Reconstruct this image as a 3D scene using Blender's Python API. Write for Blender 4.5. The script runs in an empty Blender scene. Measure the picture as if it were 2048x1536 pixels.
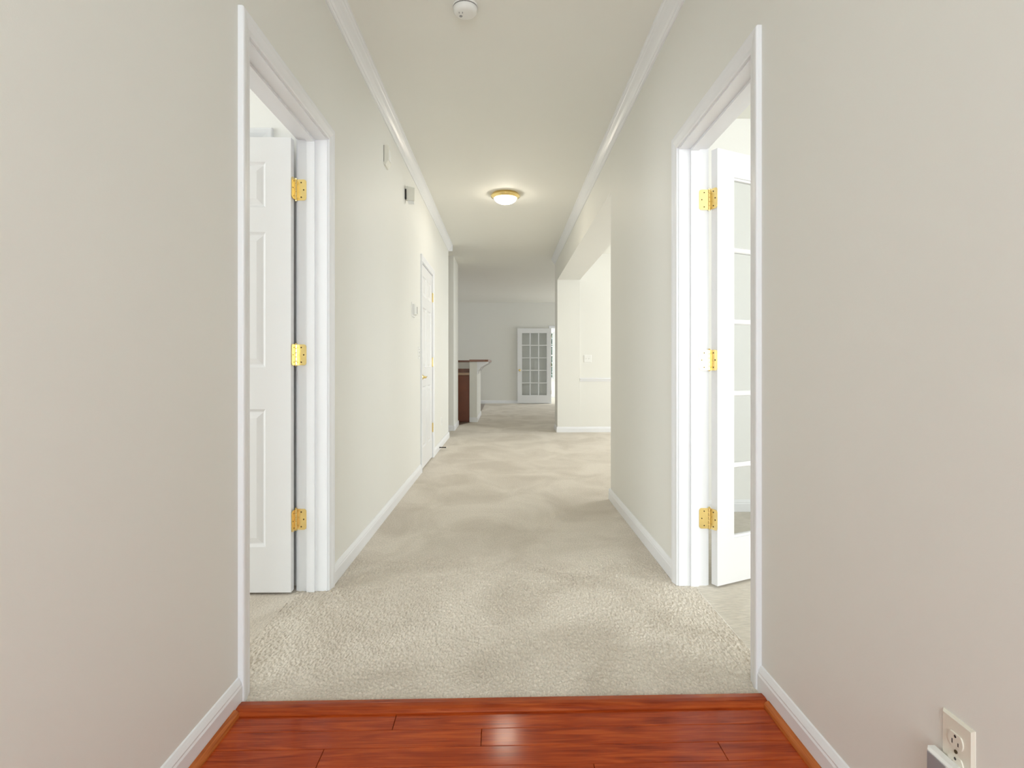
import bpy, bmesh, math, random
import numpy as np
from mathutils import Vector, Matrix

# ------------------------------------------------------------------ camera, world, light
sc = bpy.context.scene
COL = sc.collection
F_PX, VX, VY, CAM_Z = 1140.0, 1010.0, 732.0, 1.013
cam_d = bpy.data.cameras.new('camera')
cam = bpy.data.objects.new('camera', cam_d)
COL.objects.link(cam)
cam_d.sensor_fit = 'HORIZONTAL'
cam_d.sensor_width = 36.0
cam_d.lens = 36.0 * F_PX / 2048
cam_d.shift_y = (VY - 768.0) / 2048
cam_d.clip_start = 0.02
cam.location = (0, 0, CAM_Z)
cam.rotation_euler = (math.pi / 2, 0, -math.atan((1024 - VX) / F_PX))
sc.camera = cam

world = bpy.data.worlds.new('world')
sc.world = world
world.use_nodes = True
wb = world.node_tree.nodes['Background']
wb.inputs[0].default_value = (0.86, 0.93, 1.0, 1)
wb.inputs[1].default_value = 3.0

def area(name, loc, rot, sx, sy, watts, col=(0.97, 1, 1)):
    d = bpy.data.lights.new(name, 'AREA')
    d.shape = 'RECTANGLE'; d.size = sx; d.size_y = sy
    d.energy = watts; d.color = col
    o = bpy.data.objects.new(name, d)
    COL.objects.link(o)
    o.location = loc; o.rotation_euler = rot
    return o

H90 = math.pi / 2
# daylight arriving through the windows of each room (lights sit in the openings; one is an added fill)
area('daylight_right_room', (4.52, 0.0, 1.45), (0, H90, 0), 1.5, 2.2, 66)
area('fill_right_room_front', (2.9, -2.22, 1.45), (H90, 0, 0), 1.8, 1.5, 32)  # added fill in an unseen front opening, brightens the wall behind the panes
area('daylight_left_room', (-4.22, 0.7, 1.45), (0, -H90, 0), 1.5, 2.0, 50)
area('daylight_dining', (5.02, 6.9, 1.45), (0, H90, 0), 1.5, 2.2, 90)
area('daylight_great_room', (5.52, 14.0, 1.08), (0, H90, 0), 2.0, 2.4, 62)
area('daylight_kitchen', (-4.22, 12.6, 1.5), (0, -H90, 0), 1.1, 1.6, 20)
area('daylight_front_door', (0, -2.22, 1.35), (H90, 0, 0), 1.3, 1.9, 44, (0.87, 0.985, 1.0))
area('daylight_sunroom', (4.02, 17.0, 1.4), (0, H90, 0), 1.6, 2.0, 60)

vs = sc.view_settings
vs.view_transform = 'Standard'
vs.look = 'None'
vs.gamma = 1.0
vs.use_curve_mapping = False
vs.exposure = 0.14
sc.cycles.max_bounces = 12
sc.cycles.diffuse_bounces = 7
sc.cycles.transparent_max_bounces = 16
sc.cycles.use_adaptive_sampling = True
sc.cycles.adaptive_threshold = 0.02

# ------------------------------------------------------------------ materials
def new_mat(name):
    m = bpy.data.materials.new(name); m.use_nodes = True
    nt = m.node_tree
    return m, nt, nt.nodes['Principled BSDF']

def nd(nt, kind, **kw):
    n = nt.nodes.new(kind)
    for k, v in kw.items():
        setattr(n, k, v)
    return n

def plain(name, col, rough=0.5, metal=0.0, noise=0.0, scale=30.0, bump=0.0, bscale=200.0, coat=0.0):
    m, nt, p = new_mat(name)
    p.inputs['Base Color'].default_value = (*col, 1)
    p.inputs['Roughness'].default_value = rough
    p.inputs['Metallic'].default_value = metal
    p.inputs['Coat Weight'].default_value = coat
    tc = nd(nt, 'ShaderNodeTexCoord')
    if noise:
        n = nd(nt, 'ShaderNodeTexNoise'); n.inputs['Scale'].default_value = scale
        nt.links.new(tc.outputs['Object'], n.inputs['Vector'])
        r = nd(nt, 'ShaderNodeMix', data_type='RGBA')
        r.inputs['A'].default_value = (*[c * (1 - noise) for c in col], 1)
        r.inputs['B'].default_value = (*[min(1, c * (1 + noise)) for c in col], 1)
        nt.links.new(n.outputs['Fac'], r.inputs['Factor'])
        nt.links.new(r.outputs['Result'], p.inputs['Base Color'])
    if bump:
        n = nd(nt, 'ShaderNodeTexNoise'); n.inputs['Scale'].default_value = bscale
        nt.links.new(tc.outputs['Object'], n.inputs['Vector'])
        b = nd(nt, 'ShaderNodeBump'); b.inputs['Strength'].default_value = bump
        b.inputs['Distance'].default_value = 0.001
        nt.links.new(n.outputs['Fac'], b.inputs['Height'])
        nt.links.new(b.outputs['Normal'], p.inputs['Normal'])
    return m

M = {}
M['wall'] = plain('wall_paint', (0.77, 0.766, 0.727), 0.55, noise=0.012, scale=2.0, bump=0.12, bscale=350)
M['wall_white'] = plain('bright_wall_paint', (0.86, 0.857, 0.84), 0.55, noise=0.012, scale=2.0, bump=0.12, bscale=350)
M['ceiling'] = plain('ceiling_paint', (0.825, 0.822, 0.775), 0.7, noise=0.012, scale=2.0, bump=0.15, bscale=300)
M['trim'] = plain('trim_paint', (0.81, 0.82, 0.845), 0.32, noise=0.01, scale=6.0)
M['door'] = plain('door_paint', (0.775, 0.78, 0.79), 0.35, noise=0.01, scale=5.0)
M['brass'] = plain('polished_brass', (0.90, 0.70, 0.30), 0.22, 1.0, noise=0.08, scale=40)
M['dark_screw'] = plain('screw_slot', (0.10, 0.07, 0.03), 0.5, 0.6, noise=0.1, scale=50)
M['plastic'] = plain('white_plastic', (0.82, 0.82, 0.80), 0.4, noise=0.01, scale=20)
M['cream_plastic'] = plain('cream_plastic', (0.76, 0.745, 0.67), 0.45, noise=0.02, scale=20)
M['almond'] = plain('almond_plastic', (0.74, 0.70, 0.61), 0.4, noise=0.02, scale=20)
M['gray_lens'] = plain('gray_lens', (0.30, 0.30, 0.315), 0.35, noise=0.03, scale=20)
M['black'] = plain('black_plastic', (0.02, 0.02, 0.02), 0.4, noise=0.05, scale=20)
M['dark_metal'] = plain('dark_metal', (0.08, 0.07, 0.06), 0.4, 0.8, noise=0.05, scale=40)
M['cabinet'] = plain('cabinet_wood', (0.17, 0.045, 0.014), 0.45, noise=0.18, scale=9)
M['bar_wood'] = plain('bar_top_laminate', (0.24, 0.105, 0.062), 0.35, noise=0.12, scale=14)
M['counter'] = plain('counter_laminate', (0.40, 0.25, 0.15), 0.3, noise=0.12, scale=24)
M['vinyl'] = plain('vinyl_floor', (0.25, 0.19, 0.145), 0.28, noise=0.15, scale=7)
M['bark'] = plain('bark', (0.09, 0.07, 0.05), 0.9, noise=0.3, scale=12)
M['leaf'] = plain('foliage', (0.05, 0.13, 0.07), 0.7, noise=0.4, scale=3)
M['lawn'] = plain('lawn', (0.16, 0.24, 0.10), 0.9, noise=0.3, scale=2)

def glass_mat():
    m = bpy.data.materials.new('clear_glass'); m.use_nodes = True
    nt = m.node_tree; nt.nodes.clear()
    out = nd(nt, 'ShaderNodeOutputMaterial')
    mix = nd(nt, 'ShaderNodeMixShader')
    tr = nd(nt, 'ShaderNodeBsdfTransparent'); tr.inputs[0].default_value = (0.92, 0.93, 0.935, 1)
    gl = nd(nt, 'ShaderNodeBsdfGlossy'); gl.inputs['Roughness'].default_value = 0.02
    lw = nd(nt, 'ShaderNodeLayerWeight'); lw.inputs['Blend'].default_value = 0.5
    pw = nd(nt, 'ShaderNodeMath', operation='POWER'); pw.inputs[1].default_value = 4.0
    fr = nd(nt, 'ShaderNodeMath', operation='MULTIPLY_ADD'); fr.inputs[1].default_value = 0.8; fr.inputs[2].default_value = 0.04
    nt.links.new(lw.outputs['Facing'], pw.inputs[0]); nt.links.new(pw.outputs[0], fr.inputs[0])
    nt.links.new(fr.outputs[0], mix.inputs[0]); nt.links.new(tr.outputs[0], mix.inputs[1])
    nt.links.new(gl.outputs[0], mix.inputs[2]); nt.links.new(mix.outputs[0], out.inputs[0])
    return m
M['glass'] = glass_mat()

def dome_mat():
    m, nt, p = new_mat('lit_opal_glass')
    p.inputs['Base Color'].default_value = (0.9, 0.88, 0.82, 1)
    p.inputs['Roughness'].default_value = 0.25
    p.inputs['Emission Color'].default_value = (1.0, 0.91, 0.76, 1)
    p.inputs['Emission Strength'].default_value = 38.0
    return m
M['dome'] = dome_mat()

def wood_mat(name, dark, mid, light, rough, coat):
    m, nt, p = new_mat(name)
    tc = nd(nt, 'ShaderNodeTexCoord'); oi = nd(nt, 'ShaderNodeObjectInfo')
    add = nd(nt, 'ShaderNodeVectorMath', operation='MULTIPLY_ADD')
    comb = nd(nt, 'ShaderNodeCombineXYZ')
    for i, k in enumerate((37.0, 11.0, 5.0)):
        mm = nd(nt, 'ShaderNodeMath', operation='MULTIPLY'); mm.inputs[1].default_value = k
        nt.links.new(oi.outputs['Random'], mm.inputs[0]); nt.links.new(mm.outputs[0], comb.inputs[i])
    add.inputs[1].default_value = (1.0, 1.0, 1.0)
    nt.links.new(tc.outputs['Object'], add.inputs[0]); nt.links.new(comb.outputs[0], add.inputs[2])
    mp = nd(nt, 'ShaderNodeMapping'); mp.inputs['Scale'].default_value = (4.0, 38.0, 38.0)
    nt.links.new(add.outputs[0], mp.inputs['Vector'])
    n1 = nd(nt, 'ShaderNodeTexNoise'); n1.inputs['Scale'].default_value = 1.0; n1.inputs['Detail'].default_value = 5.0
    n1.inputs['Distortion'].default_value = 1.2
    nt.links.new(mp.outputs[0], n1.inputs['Vector'])
    mp2 = nd(nt, 'ShaderNodeMapping'); mp2.inputs['Scale'].default_value = (9.0, 260.0, 260.0)
    nt.links.new(add.outputs[0], mp2.inputs['Vector'])
    n2 = nd(nt, 'ShaderNodeTexNoise'); n2.inputs['Scale'].default_value = 1.0; n2.inputs['Detail'].default_value = 3.0
    nt.links.new(mp2.outputs[0], n2.inputs['Vector'])
    mx = nd(nt, 'ShaderNodeMath', operation='MULTIPLY_ADD'); mx.inputs[1].default_value = 0.35
    nt.links.new(n2.outputs['Fac'], mx.inputs[0])
    sc1 = nd(nt, 'ShaderNodeMath', operation='MULTIPLY'); sc1.inputs[1].default_value = 0.65
    nt.links.new(n1.outputs['Fac'], sc1.inputs[0]); nt.links.new(sc1.outputs[0], mx.inputs[2])
    cr = nd(nt, 'ShaderNodeValToRGB')
    e = cr.color_ramp.elements
    e[0].position = 0.36; e[0].color = (*dark, 1)
    e[1].position = 0.64; e[1].color = (*light, 1)
    k = e.new(0.5); k.color = (*mid, 1)
    nt.links.new(mx.outputs[0], cr.inputs[0])
    nt.links.new(cr.outputs[0], p.inputs['Base Color'])
    p.inputs['Roughness'].default_value = rough
    p.inputs['Coat Weight'].default_value = coat
    p.inputs['Coat Roughness'].default_value = 0.1
    p.inputs['Specular IOR Level'].default_value = 0.12
    b = nd(nt, 'ShaderNodeBump'); b.inputs['Strength'].default_value = 0.10; b.inputs['Distance'].default_value = 0.001
    nt.links.new(n1.outputs['Fac'], b.inputs['Height']); nt.links.new(b.outputs[0], p.inputs['Normal'])
    return m
M['wood'] = wood_mat('red_oak_floor', (0.23, 0.027, 0.005), (0.36, 0.050, 0.008), (0.48, 0.082, 0.013), 0.15, 0.05)
M['wood_strip'] = wood_mat('red_oak_strip', (0.22, 0.030, 0.008), (0.33, 0.055, 0.012), (0.42, 0.085, 0.018), 0.25, 0.05)
M['wood_shoe'] = wood_mat('orange_oak_shoe', (0.33, 0.075, 0.014), (0.45, 0.12, 0.025), (0.52, 0.16, 0.035), 0.3, 0.1)

def carpet_mat(name, light, dark, rib=False):
    m, nt, p = new_mat(name)
    tc = nd(nt, 'ShaderNodeTexCoord')
    mp = nd(nt, 'ShaderNodeMapping'); mp.inputs['Scale'].default_value = (1.3, 1.0, 1.0); mp.inputs['Rotation'].default_value = (0, 0, 0.35)
    nt.links.new(tc.outputs['Object'], mp.inputs['Vector'])
    n1 = nd(nt, 'ShaderNodeTexNoise'); n1.inputs['Scale'].default_value = 1.7; n1.inputs['Detail'].default_value = 5.0
    n1.inputs['Roughness'].default_value = 0.58; n1.inputs['Distortion'].default_value = 0.7
    nt.links.new(mp.outputs[0], n1.inputs['Vector'])
    cr = nd(nt, 'ShaderNodeValToRGB'); e = cr.color_ramp.elements
    e[0].position = 0.36; e[0].color = (*dark, 1); e[1].position = 0.60; e[1].color = (*light, 1)  # random tone patches put pile-direction shading and traffic wear into the colour
    nt.links.new(n1.outputs['Fac'], cr.inputs[0])
    mp2 = nd(nt, 'ShaderNodeMapping'); mp2.inputs['Scale'].default_value = (150, 62, 60)
    if rib:
        mp2.inputs['Rotation'].default_value = (0, 0, -0.5)
        mp2.inputs['Scale'].default_value = (24, 130, 60)
    nt.links.new(tc.outputs['Object'], mp2.inputs['Vector'])
    n2 = nd(nt, 'ShaderNodeTexNoise'); n2.inputs['Scale'].default_value = 1.0; n2.inputs['Detail'].default_value = 3.0
    nt.links.new(mp2.outputs[0], n2.inputs['Vector'])
    mr = nd(nt, 'ShaderNodeMapRange'); mr.inputs['From Min'].default_value = 0.3; mr.inputs['From Max'].default_value = 0.7
    mr.inputs['To Min'].default_value = 0.84; mr.inputs['To Max'].default_value = 1.1
    nt.links.new(n2.outputs['Fac'], mr.inputs['Value'])
    mul = nd(nt, 'ShaderNodeMix', data_type='RGBA', blend_type='MULTIPLY'); mul.inputs['Factor'].default_value = 1.0
    nt.links.new(cr.outputs[0], mul.inputs['A']); nt.links.new(mr.outputs[0], mul.inputs['B'])
    nt.links.new(mul.outputs['Result'], p.inputs['Base Color'])
    b = nd(nt, 'ShaderNodeBump'); b.inputs['Strength'].default_value = 0.55; b.inputs['Distance'].default_value = 0.006
    nt.links.new(n2.outputs['Fac'], b.inputs['Height']); nt.links.new(b.outputs[0], p.inputs['Normal'])
    p.inputs['Roughness'].default_value = 0.95
    p.inputs['Specular IOR Level'].default_value = 0.1
    p.inputs['Sheen Weight'].default_value = 0.15
    return m
M['carpet'] = carpet_mat('beige_carpet', (0.70, 0.638, 0.552), (0.575, 0.512, 0.43))
M['carpet2'] = carpet_mat('ribbed_carpet', (0.66, 0.61, 0.53), (0.56, 0.51, 0.43), rib=True)

# ------------------------------------------------------------------ mesh helpers
class MB:
    def __init__(s):
        s.v, s.f = [], []
    def box(s, x0, x1, y0, y1, z0, z1):
        if x0 > x1: x0, x1 = x1, x0
        if y0 > y1: y0, y1 = y1, y0
        if z0 > z1: z0, z1 = z1, z0
        b = len(s.v)
        s.v += [(x, y, z) for z in (z0, z1) for y in (y0, y1) for x in (x0, x1)]
        s.f += [tuple(b + i for i in q) for q in ((0, 2, 3, 1), (4, 5, 7, 6), (0, 1, 5, 4), (2, 6, 7, 3), (0, 4, 6, 2), (1, 3, 7, 5))]
        return s
    def add(s, verts, faces):
        b = len(s.v)
        s.v += [tuple(p) for p in verts]
        s.f += [tuple(b + i for i in q) for q in faces]
        return s
    def sweep(s, prof, frames, caps=True):
        """prof: list of (u,v); frames: callables (u,v)->xyz, one per station"""
        n, b = len(prof), len(s.v)
        for fr in frames:
            s.v += [tuple(fr(u, v)) for u, v in prof]
        for k in range(len(frames) - 1):
            for i in range(n):
                j = (i + 1) % n
                s.f.append((b + k * n + i, b + k * n + j, b + (k + 1) * n + j, b + (k + 1) * n + i))
        if caps:
            s.f.append(tuple(b + i for i in range(n)))
            s.f.append(tuple(b + (len(frames) - 1) * n + i for i in reversed(range(n))))
        return s
    def lathe(s, prof, seg=32, c=(0, 0, 0), axis='z'):
        """prof: list of (r, h) from one pole/edge to another"""
        b = len(s.v); n = len(prof)
        for k in range(seg):
            a = 2 * math.pi * k / seg
            for r, h in prof:
                x, y, z = r * math.cos(a), r * math.sin(a), h
                if axis == 'x': x, y, z = h, x, y
                if axis == 'y': x, y, z = x, h, y
                s.v.append((c[0] + x, c[1] + y, c[2] + z))
        for k in range(seg):
            k2 = (k + 1) % seg
            for i in range(n - 1):
                s.f.append((b + k * n + i, b + k2 * n + i, b + k2 * n + i + 1, b + k * n + i + 1))
        return s
    def mesh(s, name, mat, smooth=False, weld=True):
        me = bpy.data.meshes.new(name)
        me.from_pydata(s.v, [], s.f)
        bm = bmesh.new(); bm.from_mesh(me)
        if weld: bmesh.ops.remove_doubles(bm, verts=bm.verts, dist=1e-5)
        bmesh.ops.recalc_face_normals(bm, faces=bm.faces)
        bm.to_mesh(me); bm.free()
        me.materials.append(M[mat] if isinstance(mat, str) else mat)
        if smooth:
            me.shade_smooth() if hasattr(me, 'shade_smooth') else None
            for p in me.polygons: p.use_smooth = True
        return me
    def build(s, name, mat, parent=None, smooth=False, loc=None, rot=None, bevel=0.0):
        o = bpy.data.objects.new(name, s.mesh(name, mat, smooth))
        COL.objects.link(o)
        if parent is not None: o.parent = parent
        if loc is not None: o.location = loc
        if rot is not None: o.rotation_euler = rot
        if bevel:
            md = o.modifiers.new('bevel', 'BEVEL'); md.width = bevel; md.segments = 2; md.limit_method = 'ANGLE'
        return o

def tag(o, label, cat=None, group=None, kind=None):
    o['label'] = label
    if cat: o['category'] = cat
    if group: o['group'] = group
    if kind: o['kind'] = kind
    return o

def empty(name, loc=(0, 0, 0), rot=(0, 0, 0)):
    o = bpy.data.objects.new(name, None)
    COL.objects.link(o); o.location = loc; o.rotation_euler = rot
    o.empty_display_size = 0.05
    return o

def struct(o, label, cat):
    return tag(o, label, cat, kind='structure')

# ------------------------------------------------------------------ dimensions
XW = 0.801          # half width of the hall
TH = 0.130          # wall thickness
C = 2.735           # ceiling
XO = XW + TH
L0, L1, LZ = 1.785, 2.575, 2.030      # left bedroom doorway
R0, R1, RZ = 1.835, 2.615, 2.012      # right room doorway
K0, K1, KZ = 5.47, 6.30, 2.010        # closet doorway
LEND = 8.08                            # left wall ends
S0, S1 = 8.92, 9.74                    # stub wall on the left
D0, D1, DZ = 4.31, 8.70, 2.33          # dining opening
COLX, COLY = 1.144, 9.13
FAR = 15.42
BACK = -2.2

# ------------------------------------------------------------------ walls
def jambless(mb, x0, x1, y0, y1, oy0, oy1, oz):
    mb.box(x0, x1, y0, oy0, 0, C); mb.box(x0, x1, oy1, y1, 0, C); mb.box(x0, x1, oy0, oy1, oz, C)
    return mb
JT = 0.018
w = MB()
w.box(-XO, -XW, BACK, L0 - JT, 0, C).box(-XO, -XW, L1 + JT, K0 - JT, 0, C).box(-XO, -XW, K1 + JT, LEND, 0, C)
w.box(-XO, -XW, L0 - JT, L1 + JT, LZ + JT, C).box(-XO, -XW, K0 - JT, K1 + JT, KZ + JT, C)
struct(w.build('wall_left', 'wall'), 'long cream painted hallway wall on the left with two doorways', 'wall')
w = MB()
w.box(XW, XO, BACK, R0 - JT, 0, C).box(XW, XO, R1 + JT, D0 - 0.002, 0, C).box(XW, XO, R0 - JT, R1 + JT, RZ + JT, C)
struct(w.build('wall_right', 'wall'), 'cream painted hallway wall on the right beside the glazed door', 'wall')
w = MB()
w.box(XW, COLX, D0, D1, DZ, C).box(XW, COLX, D1, COLY, 0, C).box(XO, COLX, D0 - 0.343, D0, 0, C)
struct(w.build('wall_dining_opening', 'wall'), 'deep cream header and pier framing the wide dining opening', 'wall')
w = MB().box(COLX + 0.002, 5.0, D1 + 0.012, COLY, 0, C)
struct(w.build('wall_dining_back', 'wall'), 'bright off white dining wall with chair rail at the far side', 'wall')
w = MB().box(COLX + 0.002, 5.0, 3.97, 4.09, 0, C)
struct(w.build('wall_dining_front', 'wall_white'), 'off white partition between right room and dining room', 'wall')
w = MB()
w.box(5.0, 5.12, 4.09, 5.8, 0, C).box(5.0, 5.12, 8.0, COLY, 0, C).box(5.0, 5.12, 5.8, 8.0, 0, 0.7).box(5.0, 5.12, 5.8, 8.0, 2.2, C)
struct(w.build('wall_dining_right', 'wall_white'), 'off white outside wall of the dining room with a window', 'wall')
w = MB()
w.box(4.5, 4.62, BACK, -1.1, 0, C).box(4.5, 4.62, 1.1, 4.09, 0, C).box(4.5, 4.62, -1.1, 1.1, 0, 0.7).box(4.5, 4.62, -1.1, 1.1, 2.2, C)
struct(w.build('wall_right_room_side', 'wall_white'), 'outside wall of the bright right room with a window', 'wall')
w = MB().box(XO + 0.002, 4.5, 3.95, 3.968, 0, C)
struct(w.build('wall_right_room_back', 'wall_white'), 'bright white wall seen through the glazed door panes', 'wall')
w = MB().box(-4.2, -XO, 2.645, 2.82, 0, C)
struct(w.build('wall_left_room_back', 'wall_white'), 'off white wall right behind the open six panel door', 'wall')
w = MB()
w.box(-4.32, -4.2, BACK, -0.3, 0, C).box(-4.32, -4.2, 1.7, 2.82, 0, C).box(-4.32, -4.2, -0.3, 1.7, 0, 0.7).box(-4.32, -4.2, -0.3, 1.7, 2.2, C)
struct(w.build('wall_left_room_side', 'wall_white'), 'outside wall of the left bedroom with a window', 'wall')
w = MB()
w.box(-4.32, -0.65, BACK - 0.12, BACK, 0, C).box(0.65, 2.0, BACK - 0.12, BACK, 0, C).box(3.8, 4.62, BACK - 0.12, BACK, 0, C).box(2.0, 3.8, BACK - 0.12, BACK, 0, 0.7).box(2.0, 3.8, BACK - 0.12, BACK, 2.2, C).box(-0.65, 0.65, BACK - 0.12, BACK, 2.3, C).box(-0.65, 0.65, BACK - 0.12, BACK, 0, 0.4)
struct(w.build('wall_front', 'wall'), 'front wall of the house behind the foyer', 'wall')
# side corridor and stub wall on the left
w = MB().box(-4.2, -XW, S0, S1, 0, C)
struct(w.build('wall_stub_left', 'wall'), 'cream wall stub past the side passage before the kitchen bar', 'wall')
w = MB().box(-4.2, -XO, LEND - 0.12, LEND, 0, C).box(-4.2, -4.08, LEND, S0, 0, C)
struct(w.build('wall_side_passage', 'wall'), 'cream walls closing the side passage on the left', 'wall')
w = MB().box(-1.75, -XO, 5.2, 5.3, 0, C).box(-1.75, -XO, 6.5, 6.6, 0, C).box(-1.85, -1.75, 5.2, 6.6, 0, C)
struct(w.build('wall_closet', 'wall'), 'cream closet walls behind the closed hallway door', 'wall')
# far wall with opening to the sunroom
FO0, FO1, FOZ = 1.255, 2.20, 2.04
w = MB()
w.box(-4.2, FO0 - JT, FAR, FAR + 0.12, 0, C).box(FO1 + JT, 5.62, FAR, FAR + 0.12, 0, C).box(FO0 - JT, FO1 + JT, FAR, FAR + 0.12, FOZ + JT, C)
struct(w.build('wall_far', 'wall'), 'far end wall of the great room behind the open glazed door', 'wall')
w = MB()
w.box(5.5, 5.62, COLY, 12.8, 0, C).box(5.5, 5.62, 15.2, FAR, 0, C).box(5.5, 5.62, 12.8, 15.2, 0, 0.06).box(5.5, 5.62, 12.8, 15.2, 2.1, C)
w.box(5.0, 5.5, COLY - 0.12, COLY, 0, C)
struct(w.build('wall_great_room_side', 'wall'), 'outside wall of the great room with wide windows', 'wall')
w = MB()
w.box(-4.32, -4.2, S1, 11.8, 0, C).box(-4.32, -4.2, 13.4, FAR, 0, C).box(-4.32, -4.2, 11.8, 13.4, 0, 0.95).box(-4.32, -4.2, 11.8, 13.4, 2.1, C)
struct(w.build('wall_kitchen_side', 'wall'), 'kitchen outside wall with a window', 'wall')
SUN = 18.2
WX0, WX1, WZ0, WZ1 = 0.55, 1.565, 0.60, 2.10
w = MB()
w.box(0.2, WX0, SUN, SUN + 0.12, 0, C).box(WX1, 4.0, SUN, SUN + 0.12, 0, C).box(WX0, WX1, SUN, SUN + 0.12, 0, WZ0).box(WX0, WX1, SUN, SUN + 0.12, WZ1, C)
w.box(0.08, 0.2, FAR + 0.12, SUN + 0.12, 0, C).box(4.0, 4.12, FAR + 0.12, 15.95, 0, C).box(4.0, 4.12, 18.0, SUN + 0.12, 0, C).box(4.0, 4.12, 15.95, 18.0, 0, 0.6).box(4.0, 4.12, 15.95, 18.0, 2.2, C)
struct(w.build('wall_sunroom', 'wall_white'), 'white sunroom walls glimpsed past the far glazed door', 'wall')

w = MB().box(-4.32, 5.62, BACK - 0.12, SUN + 0.12, C, C + 0.1)
struct(w.build('ceiling', 'ceiling'), 'flat cream ceiling running the length of the hallway', 'ceiling')

# ------------------------------------------------------------------ floors
ST = 0.016                                           # slight skew of strip and planks
def strip_front(x): return 1.674 + ST * x
def strip_back(x): return 1.731 + ST * x
# carpet: near part carries real pile relief, the far part is flat
x0, x1, yfar = -XO, 0.872, 3.1
nx, ny = 800, 640
rng = np.random.default_rng(4)
def aniso(sig_y, sig_x):
    a = rng.standard_normal((ny, nx))
    fy = np.fft.fftfreq(ny)[:, None]; fx = np.fft.fftfreq(nx)[None, :]
    g = np.exp(-2 * (math.pi ** 2) * ((fy * sig_y) ** 2 + (fx * sig_x) ** 2))
    a = np.real(np.fft.ifft2(np.fft.fft2(a) * g)); return a / a.std()
hgt = 0.0013 * aniso(1.9, 0.95) + 0.0005 * aniso(0.7, 0.6) + 0.0006 * aniso(11, 9)
xs = np.linspace(x0, x1, nx)
t = (np.linspace(0, 1, ny)) ** 1.3
verts = np.zeros((ny, nx, 3))
yb = np.where(np.abs(xs) < XW - 0.012, 1.731 + ST * xs, 1.72)
for j in range(ny):
    verts[j, :, 0] = xs
    verts[j, :, 1] = yb + t[j] * (yfar - yb)
edge = np.clip((verts[:, :, 1] - yb[None, :]) / 0.02, 0, 1)
fade = np.clip((yfar - verts[:, :, 1]) / 0.25, 0, 1)
verts[:, :, 2] = hgt * fade - 0.010 * (1 - edge) ** 2
verts[0, :, 1] -= 0.004 * np.abs(rng.standard_normal(nx))
idx = np.arange(nx * ny).reshape(ny, nx)
quads = np.stack([idx[:-1, :-1], idx[:-1, 1:], idx[1:, 1:], idx[1:, :-1]], -1).reshape(-1, 4)
fl = empty('floor')
struct(fl, 'worn beige cut pile carpet running down the hallway', 'carpet')
me = bpy.data.meshes.new('carpet_pile')
me.from_pydata(verts.reshape(-1, 3).tolist(), [], quads.tolist())
me.materials.append(M['carpet'])
for p_ in me.polygons: p_.use_smooth = True
cp = bpy.data.objects.new('carpet_pile', me); COL.objects.link(cp); cp.parent = fl
cp['kind'] = 'stuff'
def poly_slab(name, pts, ztop, zbot, mat, parent=None):
    n = len(pts); mb = MB()
    mb.add([(x, y, ztop) for x, y in pts] + [(x, y, zbot) for x, y in pts],
           [tuple(range(n)), tuple(reversed(range(n, 2 * n)))] + [(i, (i + 1) % n, n + (i + 1) % n, n + i) for i in range(n)])
    return mb.build(name, mat, parent)
poly_slab('carpet_field', [(-XO, yfar - 0.004), (0.872, yfar - 0.004), (0.872, D0 - 0.34), (5.0, D0 - 0.34), (5.5, COLY), (5.5, FAR + 0.06), (-0.53, FAR + 0.06),
                           (-0.53, 10.55), (-0.60, 10.33), (-0.78, 9.80), (-0.80, S1 - 0.02), (-4.2, S1 - 0.02), (-4.2, 2.82), (-XO, 2.82)], 0.0, -0.02, 'carpet', fl)
poly_slab('carpet_bedroom', [(-4.2, BACK), (-XO, BACK), (-XO, 2.71), (-4.2, 2.71)], 0.0, -0.02, 'carpet', fl)
o = poly_slab('floor_right_room', [(0.873, BACK), (4.5, BACK), (4.5, 3.96), (0.873, 3.96)], 0.001, -0.02, 'carpet2')
struct(o, 'pale ribbed carpet of the room behind the glazed door', 'carpet')
o = poly_slab('floor_kitchen', [(-4.2, S1 - 0.02), (-0.80, S1 - 0.02), (-0.78, 9.80), (-0.60, 10.33), (-0.53, 10.55), (-0.53, FAR), (-4.2, FAR)], -0.002, -0.02, 'vinyl')
struct(o, 'taupe brown vinyl kitchen floor around the bar', 'floor')
o = poly_slab('floor_sunroom', [(0.2, FAR + 0.06), (4.0, FAR + 0.06), (4.0, SUN), (0.2, SUN)], 0.001, -0.02, 'carpet2')
struct(o, 'pale sunroom floor beyond the far doorway', 'floor')
o = poly_slab('floor_foyer_base', [(-XW, BACK), (XW, BACK), (XW, 1.735), (-XW, 1.715)], -0.020, -0.035, 'dark_metal')
struct(o, 'dark subfloor under the foyer planks', 'floor')

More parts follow.
